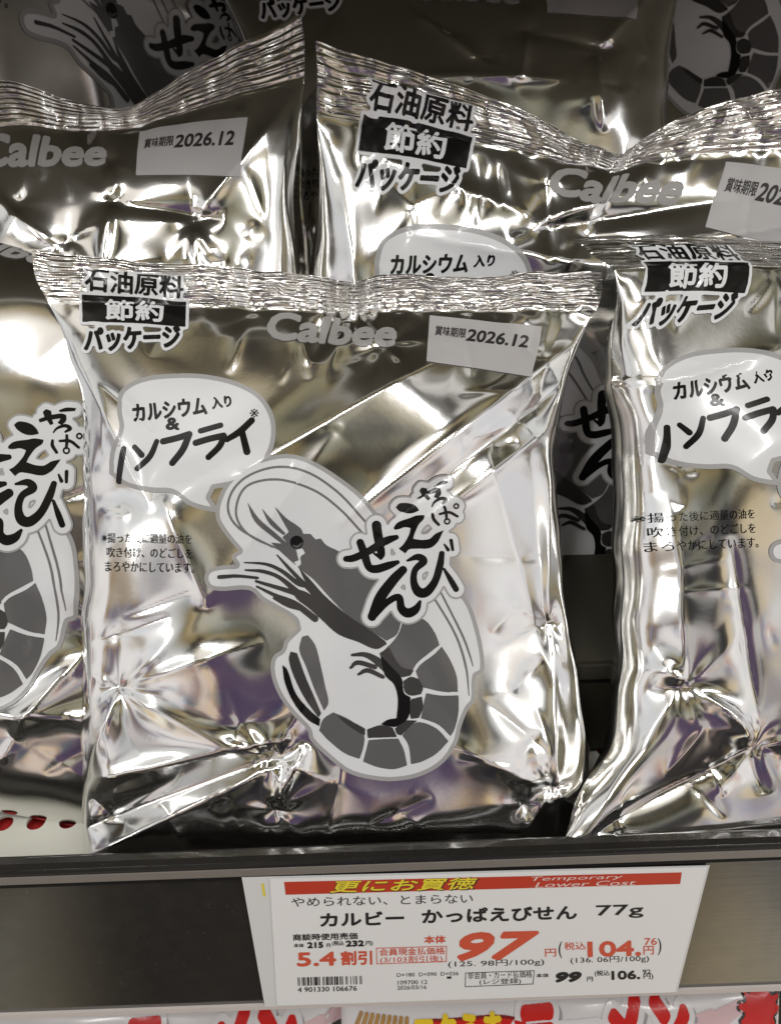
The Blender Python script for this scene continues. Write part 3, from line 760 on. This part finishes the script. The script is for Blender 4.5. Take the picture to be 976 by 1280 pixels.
# ------------------------------------------------------------------ shelf: deck, back, board above
def struct(name, me):
    o = bpy.data.objects.new(name, me); COL.objects.link(o); o['kind'] = 'structure'; return o
def box_data(x0, x1, y0, y1, z0, z1):
    v = [(x, y, z) for x in (x0, x1) for y in (y0, y1) for z in (z0, z1)]
    f = [(0, 1, 3, 2), (4, 6, 7, 5), (0, 4, 5, 1), (2, 3, 7, 6), (0, 2, 6, 4), (1, 5, 7, 3)]
    return v, f
DECKM = material('cream_enamel', (.62, .62, .55), rough=.35, noise=.1, nscale=20)
BACKM = material('shelf_back_paint', (.16, .15, .12), rough=.5, noise=.15, nscale=8)
UNDERM = material('shelf_underside_paint', (.15, .14, .105), rough=.5, noise=.12, nscale=8)
LIPY, LIPZ = at_level(1071, .2915)
def deck_mesh():
    """pierced sheet: square cells with a round hole each"""
    V, Fc = [], []
    y0, z = LIPY+.001, LIPZ-.011
    P = .0125; r = .0036; nx = 52; ny = 4; n = 20
    th = np.linspace(0, 2*np.pi, n, endpoint=False)+math.pi/4
    m = np.maximum(np.abs(np.cos(th)), np.abs(np.sin(th)))
    ci = np.stack([np.cos(th), np.sin(th)], 1)
    for j in range(ny):
        for i in range(nx):
            c = np.array([(i-nx/2)*P+(.5*P if j % 2 else 0)-.003, y0+.0215+P*(j+.5)])
            o = len(V)
            for q, zz in ((ci/m[:, None]*P/2, z), (ci*r, z), (ci*r, z-.0012)):
                V += [(c[0]+a, c[1]+b, zz) for a, b in q]
            for k in range(n):
                k2 = (k+1) % n
                Fc += [(o+k, o+k2, o+n+k2, o+n+k), (o+n+k, o+n+k2, o+2*n+k2, o+2*n+k)]
    xl = -nx/2*P-.003-P/2; yb = y0+.0215+ny*P
    def quad(x0, x1, ya, yb):
        o = len(V); V.extend([(x0, ya, z), (x1, ya, z), (x1, yb, z), (x0, yb, z)]); Fc.append((o, o+1, o+2, o+3))
    quad(-.5, .5, y0-.004, y0+.0215); quad(-.5, .5, yb, y0+.42)
    return new_mesh('shelf_deck', V, Fc, [DECKM], smooth=False)
struct('shelf_deck', deck_mesh())
STAND_IN = material('stand_in_red', (.50, .03, .03), rough=.4, noise=.1)  # red sheet added under the holes, standing in for red packs below
v, f = box_data(-.5, .5, LIPY+.004, LIPY+.08, LIPZ-.0165, LIPZ-.0155); struct('red_stand_in', new_mesh('red_stand_in', v, f, [STAND_IN], smooth=False))
v, f = box_data(-.6, .6, LIPY+.42, LIPY+.43, LIPZ-.2, LIPZ+.45); struct('shelf_back', new_mesh('shelf_back', v, f, [BACKM], smooth=False))
v, f = box_data(-.6, .6, LIPY+.15, LIPY+.44, LIPZ+.286, LIPZ+.31); struct('shelf_above', new_mesh('shelf_above', v, f, [UNDERM], smooth=False))

FILLER = material('filler_olive', (.034, .032, .021), rough=.55, noise=.2, nscale=30, bump=.1, bscale=200)  # for an added box that keeps the gap dark where lit deck would show
def bevelled_box(name, x0, x1, y0, y1, z0, z1, m, r=.0015):
    import bmesh
    v, f = box_data(x0, x1, y0, y1, z0, z1)
    bm = bmesh.new(); vs = [bm.verts.new(q) for q in v]
    for q in f: bm.faces.new([vs[i] for i in q])
    bmesh.ops.recalc_face_normals(bm, faces=bm.faces)
    bmesh.ops.bevel(bm, geom=bm.edges[:], offset=r, segments=2, affect='EDGES')
    me = bpy.data.meshes.new(name); bm.to_mesh(me); bm.free(); me.materials.append(m)
    return me
rz = empty('gap_filler', (.07, LIPY+.088, LIPZ-.011), 'dark olive box added low in the gap between the two front bags', 'filler box')
bx = child('filler_body', bevelled_box('filler_body', -.09, .09, -.035, .035, .0005, .040, FILLER), rz)
child('filler_lid', bevelled_box('filler_lid', -.0915, .0915, -.0365, .0365, .0405, .050, FILLER), rz)

# ------------------------------------------------------------------ price rail
RAILB = material('black_rail_plastic', (.016, .0155, .015), rough=.20, noise=.3, nscale=200, bump=.05, bscale=900, rvar=.12, stretch=.06, specks=.3)
INSERT = material('black_insert_card', (.030, .028, .024), rough=.18, spec=.9, coat=.9, noise=.4, nscale=150, bump=.06, bscale=700, rvar=.16, stretch=.06, specks=.4)
LEDGE = material('clear_plastic_edge', (.24, .22, .20), rough=.25, noise=.15, nscale=90)
EDGE = material('pale_rail_edge', (.62, .57, .54), rough=.35, noise=.15, nscale=60)
def extrude(profile, x0, x1, closed=True, nx=2):
    p = np.array(profile); n = len(p)
    V = np.vstack([np.column_stack([np.full(n, x), p]) for x in np.linspace(x0, x1, nx)])
    Fc = []
    for k in range(nx-1):
        for i in range(n if closed else n-1):
            j = (i+1) % n; Fc.append((k*n+i, k*n+j, k*n+n+j, k*n+n+i))
    return V, Fc
def prof(pts): return [at_level(py, d) for py, d in pts]
rail = empty('price_rail', (0, *at_level(1170, .302)), 'black plastic price rail along the shelf front under the silver bags', 'price rail')
def rail_part(name, profile, m, closed=True, smooth=False):
    V, Fc = extrude(profile, -.5, .5, closed)
    V = V-np.array(rail.location)
    return child(name, new_mesh(name, V, Fc, [m], smooth=smooth), rail)
c = np.array(at_level(1069, .2862)); t = np.linspace(math.radians(-60), math.radians(200), 28)
lip = [(c[0]-.0042*math.cos(a), c[1]+.0036*math.sin(a)) for a in t]
rail_part('rail_lip', lip, RAILB, True, True)
A_, B_ = np.array(at_level(1090, .2840)), np.array(at_level(1253, .3170))
ax = (B_-A_)/np.linalg.norm(B_-A_); nr = np.array([ax[1], -ax[0]])
if nr[0] > 0: nr = -nr
def rp(s, o): q = A_+(B_-A_)*s+nr*o; return (q[0], q[1])
rail_part('rail_ledge', [rp(-.056, -.001), rp(-.056, .0003), rp(-.010, .0003), rp(-.010, -.001)], LEDGE)
rail_part('rail_insert', [rp(-.12, -.004), rp(-.12, -.0015), rp(0.0, -.0008), rp(.985, -.0008), rp(.985, -.004)], INSERT)
rail_part('rail_edge', [rp(.985, -.004), rp(.985, .0003), rp(1.012, .0006), rp(1.018, -.0004), rp(1.018, -.004)], EDGE)
rail_part('rail_groove', [rp(-.010, -.0012), rp(-.010, .0002), rp(.012, .0003), rp(.012, -.0006)], RAILB)

RO = Vector((0, *rp(0, 0))); RNRM = Vector((0, nr[0], nr[1]))
def on_rail(px, py, off):
    """point of the rail's face (off in front of it) seen at a photo pixel"""
    d = at(px, py, 1.)-CAM
    o = RO+RNRM*off
    return CAM+d*((o-CAM).dot(RNRM)/d.dot(RNRM))

# ------------------------------------------------------------------ price tag
PAPER = material('tag_paper', (.90, .91, .915), rough=.32, noise=.03, nscale=40)
PAPER2 = material('tag_backing', (.78, .795, .80), rough=.3, noise=.04, nscale=40)
T_RED = material('tag_red', (.60, .060, .030), rough=.4, noise=.08)
T_ORANGE = material('tag_orange_red', (.72, .115, .060), rough=.4, noise=.06)
T_YELLOW = material('tag_yellow', (.88, .74, .06), rough=.4)
T_BLACK = material('tag_black', (.022, .022, .022), rough=.45)
T_WHITE = material('tag_white', (.86, .70, .66), rough=.45)
tag = empty('price_tag', on_rail(590, 1170, .001), 'white price tag with red header and large orange price, on the black rail', 'price tag')
def tag_mesh(name, items, parent, off):
    """items: list of (material, verts in photo pixels, faces)"""
    V, Fc, Mi, mats = [], [], [], []
    for k, (m, v, f) in enumerate(items):
        if m not in mats: mats.append(m)
        n0 = len(V); V += [on_rail(x, y, off+.00004*(k % 2 if len(items) < 3 else 0))-tag.location for x, y in v]
        Fc += [[n0+i for i in t[::-1]] for t in f]; Mi += [mats.index(m)]*len(f)
    me = bpy.data.meshes.new(name); me.from_pydata([tuple(q) for q in V], [], Fc)
    for m in mats: me.materials.append(m)
    me.polygons.foreach_set('material_index', Mi); me.update()
    return child(name, me, parent)
def quadm(m, pts): return (m, np.array(pts, float), [tuple(range(len(pts)))])
def tx(m, body, x0, x1, cy, h, ang=-1.5, bold=.15, shear=0.):
    return (m, *btext(body, (x0+x1)/2, cy, x1-x0, h, ang, bold, shear))
def frame(m, p, w):
    p = np.array(p, float); c = p.mean(0); q = p+np.sign(c-p)*w
    return (m, np.vstack([p, q]), [(0, 1, 5, 4), (1, 2, 6, 5), (2, 3, 7, 6), (3, 0, 4, 7)])
tag_mesh('backing_card', [quadm(PAPER2, [(302, 1097), (887, 1082), (846, 1242), (331, 1259)])], tag, .0004)
sheet = tag_mesh('label_sheet', [quadm(PAPER, [(337, 1098.5), (884, 1084), (844, 1241), (346, 1257.5)])], tag, .0007)
tag_mesh('yellow_mark', [quadm(T_YELLOW, [(326.5, 1105), (329.5, 1105), (332, 1121), (329, 1121)])], tag, .0005)
band = tag_mesh('header_band', [quadm(T_RED, [(355, 1103), (852, 1091), (850, 1105.5), (357, 1119)])], tag, .00078)
tag_mesh('header_outline', [tx(T_BLACK, '更にお買徳', 411, 599, 1107.3, 16.5, -1.5, 0.80, .25)], band, .00084)  # printed black outline behind the yellow lettering
tag_mesh('header_lettering', [tx(T_YELLOW, '更にお買徳', 412, 597, 1106.8, 15, -1.5, 0.35, .25)], band, .0009)
tag_mesh('header_subtitle', [tx(T_WHITE, 'Temporary', 664, 779, 1098.4, 6.6, -1.5, 0.00, .25), tx(T_WHITE, 'Lower Cost', 668, 795, 1105.2, 6.4, -1.5, 0.00, .25), quadm(T_WHITE, [(663, 1109.2), (664, 1109.2), (664, 1110), (663, 1110)])], band, .00088)
tag_mesh('product_lettering', [
    tx(T_BLACK, 'やめられない、とまらない', 364, 591, 1126, 11.5, -1.2, 0.06), tx(T_BLACK, 'カルビー', 400, 505, 1149, 17.5, -1.6, .75), tx(T_BLACK, 'かっぱえびせん', 527, 721, 1143.5, 18.5, -1.6, .75), tx(T_BLACK, '77g', 745, 804, 1140, 17, -1.6, 0.35),
    tx(T_BLACK, '商談時使用売価', 366, 447, 1171.5, 8.5, -1.5, 0.19), tx(T_BLACK, '本体', 367, 380, 1182.5, 5, -1.5, 0.16), tx(T_BLACK, '215', 384, 404, 1182, 7.8, -1.5, .6), tx(T_BLACK, '円', 408, 413, 1182.5, 5), tx(T_BLACK, '(税込', 415, 430, 1180, 7, -1.5), tx(T_BLACK, '232', 432, 455, 1180, 7.8, -1.5, .6), tx(T_BLACK, '円)', 457, 466, 1180, 6.5),
    tx(T_BLACK, '(125. 98円/100g)', 560, 680, 1205, 9, -1.5, 0.00), tx(T_BLACK, '(136. 06円/100g)', 713, 811, 1200.5, 9, -1.5, 0.00),
    tx(T_BLACK, '4 901330 106676', 372, 446, 1237, 6.2, -1.5, 0.10), tx(T_BLACK, 'D×180  D×090  D×036', 496, 573, 1218.5, 4.6, -1.5, 0.00), tx(T_BLACK, '109700 12', 497, 534, 1228.5, 5, -1.5, 0.00), tx(T_BLACK, '2026/03/16', 496.5, 533, 1235, 5, -1.5, 0.00),
    quadm(T_BLACK, [(558.5, 1221.3), (564, 1221.2), (564, 1224), (558.5, 1224.1)])], sheet, .0008)
tag_mesh('price_digits', [
    tx(T_ORANGE, '97', 571, 674, 1183, 36, -1.5, 2.2, .30), tx(T_ORANGE, '本体', 530, 557, 1175, 10, -1.5, 0.32), tx(T_ORANGE, '円', 681, 695, 1191.5, 10, -1.5, 0.16), tx(T_BLACK, '(', 698, 702.5, 1188, 21, 0, 0.00), tx(T_ORANGE, '税込', 705, 732, 1183, 10, -1.5, 0.16), tx(T_ORANGE, '104.', 734, 801, 1186.5, 20, -1.5, 1.15), tx(T_ORANGE, '76', 805, 821, 1177.5, 9, -1.5, 0.16), tx(T_ORANGE, '円', 804, 817, 1188.5, 11, -1.5, 0.16), tx(T_BLACK, ')', 822, 826.5, 1184, 21, 0, 0.00),
    tx(T_ORANGE, '5.4', 371, 420, 1199.5, 18, -1.5, .9), tx(T_ORANGE, '割引', 426, 465, 1198, 18, -1.5, .6), tx(T_ORANGE, '会員現金払価格', 474, 556, 1190, 9.2, -1.5, 0.13), tx(T_ORANGE, '(3/103割引後)', 475, 553, 1200, 9.5, -1.5, 0.06), frame(T_ORANGE, [(470, 1185.5), (558.5, 1183), (558, 1203), (470.5, 1206)], .9)], sheet, .0008)
tag_mesh('second_price', [
    tx(T_BLACK, '非会員・カード払価格', 584.5, 665, 1219.5, 8.4, -1.6, 0.06), tx(T_BLACK, '(レジ登録)', 599, 651, 1227.8, 8, -1.6, 0.06), frame(T_BLACK, [(581.5, 1216.5), (668, 1213.6), (666.5, 1231), (581, 1234.5)], .8),
    tx(T_BLACK, '本体', 670, 686, 1220, 5.2), tx(T_BLACK, '99', 694, 727, 1222, 13.5, -1.5, 1.3, .25), tx(T_BLACK, '円', 733.5, 741, 1224.5, 6), tx(T_BLACK, '(税込', 743, 762, 1217.5, 8), tx(T_BLACK, '106.', 764, 800, 1219.5, 11.5, -1.5, .75), tx(T_BLACK, '92', 803, 813.5, 1215.2, 5.5), tx(T_BLACK, '円)', 804, 816.5, 1221.5, 8)], sheet, .0008)
def barcode(code):
    L = ['0001101', '0011001', '0010011', '0111101', '0100011', '0110001', '0101111', '0111011', '0110111', '0001011']
    G = [''.join('1' if q == '0' else '0' for q in x)[::-1] for x in L]; Rr = [''.join('1' if q == '0' else '0' for q in x) for x in L]
    par = ['LLLLLL', 'LLGLGG', 'LLGGLG', 'LLGGGL', 'LGLLGG', 'LGGLLG', 'LGGGLL', 'LGLGLG', 'LGLGGL', 'LGGLGL'][int(code[0])]
    return '101'+''.join((L if p == 'L' else G)[int(c)] for c, p in zip(code[1:7], par))+'01010'+''.join(Rr[int(c)] for c in code[7:])+'101'
bits = barcode('4901330106676'); bars = []; i = 0
while i < len(bits):
    j = i
    while j < len(bits) and bits[j] == bits[i]: j += 1
    if bits[i] == '1':
        xa, xb = 372+80*i/len(bits), 372+80*j/len(bits); k = lambda x: -(x-372)*.026
        bars.append(quadm(T_BLACK, [(xa, 1222.5+k(xa)), (xb, 1222.5+k(xb)), (xb+.4, 1233+k(xb)), (xa+.4, 1233+k(xa))]))
    i = j
tag_mesh('barcode', bars, sheet, .0008)

# ------------------------------------------------------------------ noodle packs on the shelf below
N_WHITE = material('pack_white', (.80, .80, .82), rough=.22, coat=.4, noise=.06, nscale=40)
N_RED = material('pack_red', (.66, .018, .016), rough=.3, spec=.3, coat=.1, noise=.06)
N_DARKRED = material('pack_dark_red', (.25, .018, .02), rough=.22, coat=.4)
N_YELLOW = material('pack_yellow', (.9, .66, .03), rough=.3, spec=.3, coat=.1)
N_GREY = material('pack_grey', (.36, .36, .38), rough=.3, coat=.4)
N_BLACK = material('pack_black', (.015, .015, .015), rough=.25, coat=.4)
N_GOLD = material('pack_noodle_gold', (.60, .34, .10), rough=.35, coat=.3, noise=.45, nscale=220)
N_PINK = material('pack_pale_pink', (.72, .52, .55), rough=.25, coat=.4)
def pack(px, py, d, w, h, label, prints, pitch):
    """puffed flow-wrap pack, w x h photo pixels, prints drawn from its top left corner"""
    k = d/FPX
    root = empty('noodle_pack', (0, 0, 0), label, 'noodle pack', 'noodle packs on the shelf below')
    root.matrix_world = Matrix.Translation(at(px, py, d)) @ CAMROT.to_4x4() @ Matrix.Rotation(math.radians(pitch), 4, 'X')
    def S(a, b, sgn=1):
        u = np.clip(a/w*2-1, -1, 1); v = np.clip(b/h*2-1, -1, 1)
        z = (np.clip(1-np.abs(u)**4, 0, 1)*np.clip(1-np.abs(v)**3, 0, 1))**.5*48*(1 if sgn > 0 else -.6)
        if sgn > 0: z = z+2.2*noise2(a, b, int(px) % 97, 70)*(1-u**4)*(1-v**4)
        return np.stack([a*k, -b*k, z*k], -1)
    A, B = np.meshgrid((np.sin(np.linspace(-1, 1, 70)*np.pi/2)+1)/2*w, (np.sin(np.linspace(-1, 1, 60)*np.pi/2)+1)/2*h)
    f = grid_faces(60, 70); V = np.vstack([S(A, B).reshape(-1, 3), S(A, B, -1).reshape(-1, 3)])
    child('wrapper', new_mesh('wrapper', V, np.vstack([f, f[:, ::-1]+4200]), [N_WHITE]), root)
    for nm, layers in prints:
        V, Fc, Mi = [], [], []
        for q, (m, (v, t)) in enumerate(layers):
            p = S(v[:, 0], v[:, 1]); p[:, 2] += .00025+.00012*q
            Fc.append(t[:, ::-1]+sum(len(x) for x in V)); V.append(p); Mi.append(np.full(len(t), q))
        child(nm, new_mesh(nm, np.vstack(V), np.vstack(Fc), [l[0] for l in layers], np.concatenate(Mi)), root)
    return root
def pack_prints(ox, oy):
    """ox, oy: photo pixel of the pack's corner; drawn as the photo shows the right hand pack"""
    def R(): return Raster(-10, -10, 560, 150, 2)
    def tt(r, s, x0, x1, cy, h, wgt, sh=0., ang=-3): return r.tris(*text(s, (x0+x1)/2-ox, cy-13-oy, x1-x0, h, ang, 0., sh)).dilate(wgt*60)
    t = tt(R(), 'ラーメン', 644, 848, 1281, 62, .08, .25, -4)
    ha = t.copy().dilate(7); gr = t.copy(); gr.m = np.roll(np.roll(t.m, 9, 0), 12, 1); gr.dilate(4)
    ov = R().poly(smooth_poly([(505-ox, 1280-oy), (520-ox, 1261-oy), (560-ox, 1256-oy), (620-ox, 1252-oy), (652-ox, 1256-oy), (660-ox, 1290-oy), (640-ox, 1316-oy), (540-ox, 1322-oy), (510-ox, 1306-oy)]))
    dk = ov.copy().dilate(3)
    ko = tt(R(), 'コクうま', 519, 622, 1279, 34, .035)
    nd = R()
    for i in range(9): nd.stroke([(432+i*9-ox, 1330-oy, 5), (440+i*8-ox, 1290-oy, 6), (452+i*7-ox, 1255-oy, 5)], 5)
    sx, sy = 943-ox, 1251-oy
    an = np.linspace(0, 2*np.pi, 40, endpoint=False); rr = 25+4*np.sign(np.sin(an*10))
    st = R().poly(np.stack([sx+rr*np.cos(an), sy+rr*np.sin(an)], 1)); so = st.copy().dilate(3)
    pk = R().stroke([(850-ox, 1300-oy, 16), (880-ox, 1262-oy, 22), (915-ox, 1245-oy, 14)], 5).stroke([(840-ox, 1262-oy, 14), (880-ox, 1250-oy, 10)], 5)
    return [('noodle_picture', [(N_GOLD, nd.mesh(8))]), ('pale_wave', [(N_PINK, pk.mesh(8))]), ('title_lettering', [(N_GREY, gr.mesh(8)), (N_WHITE, ha.mesh(8)), (N_RED, t.mesh(8))]),
            ('flavour_badge', [(N_DARKRED, dk.mesh(8)), (N_RED, ov.mesh(8)), (N_YELLOW, ko.mesh(8))]), ('red_burst', [(N_BLACK, so.mesh(8)), (N_RED, st.mesh(8))])]
pp = pack_prints(426, 1226)
pack(426, 1226, .375, 548, 300, 'white noodle pack with red title and yellow lettering badge, below the price tag', pp, 6)
pack(-52, 1242, .378, 466, 300, 'white noodle pack at the lower left under the black rail, its badge out of view', pp, 6)
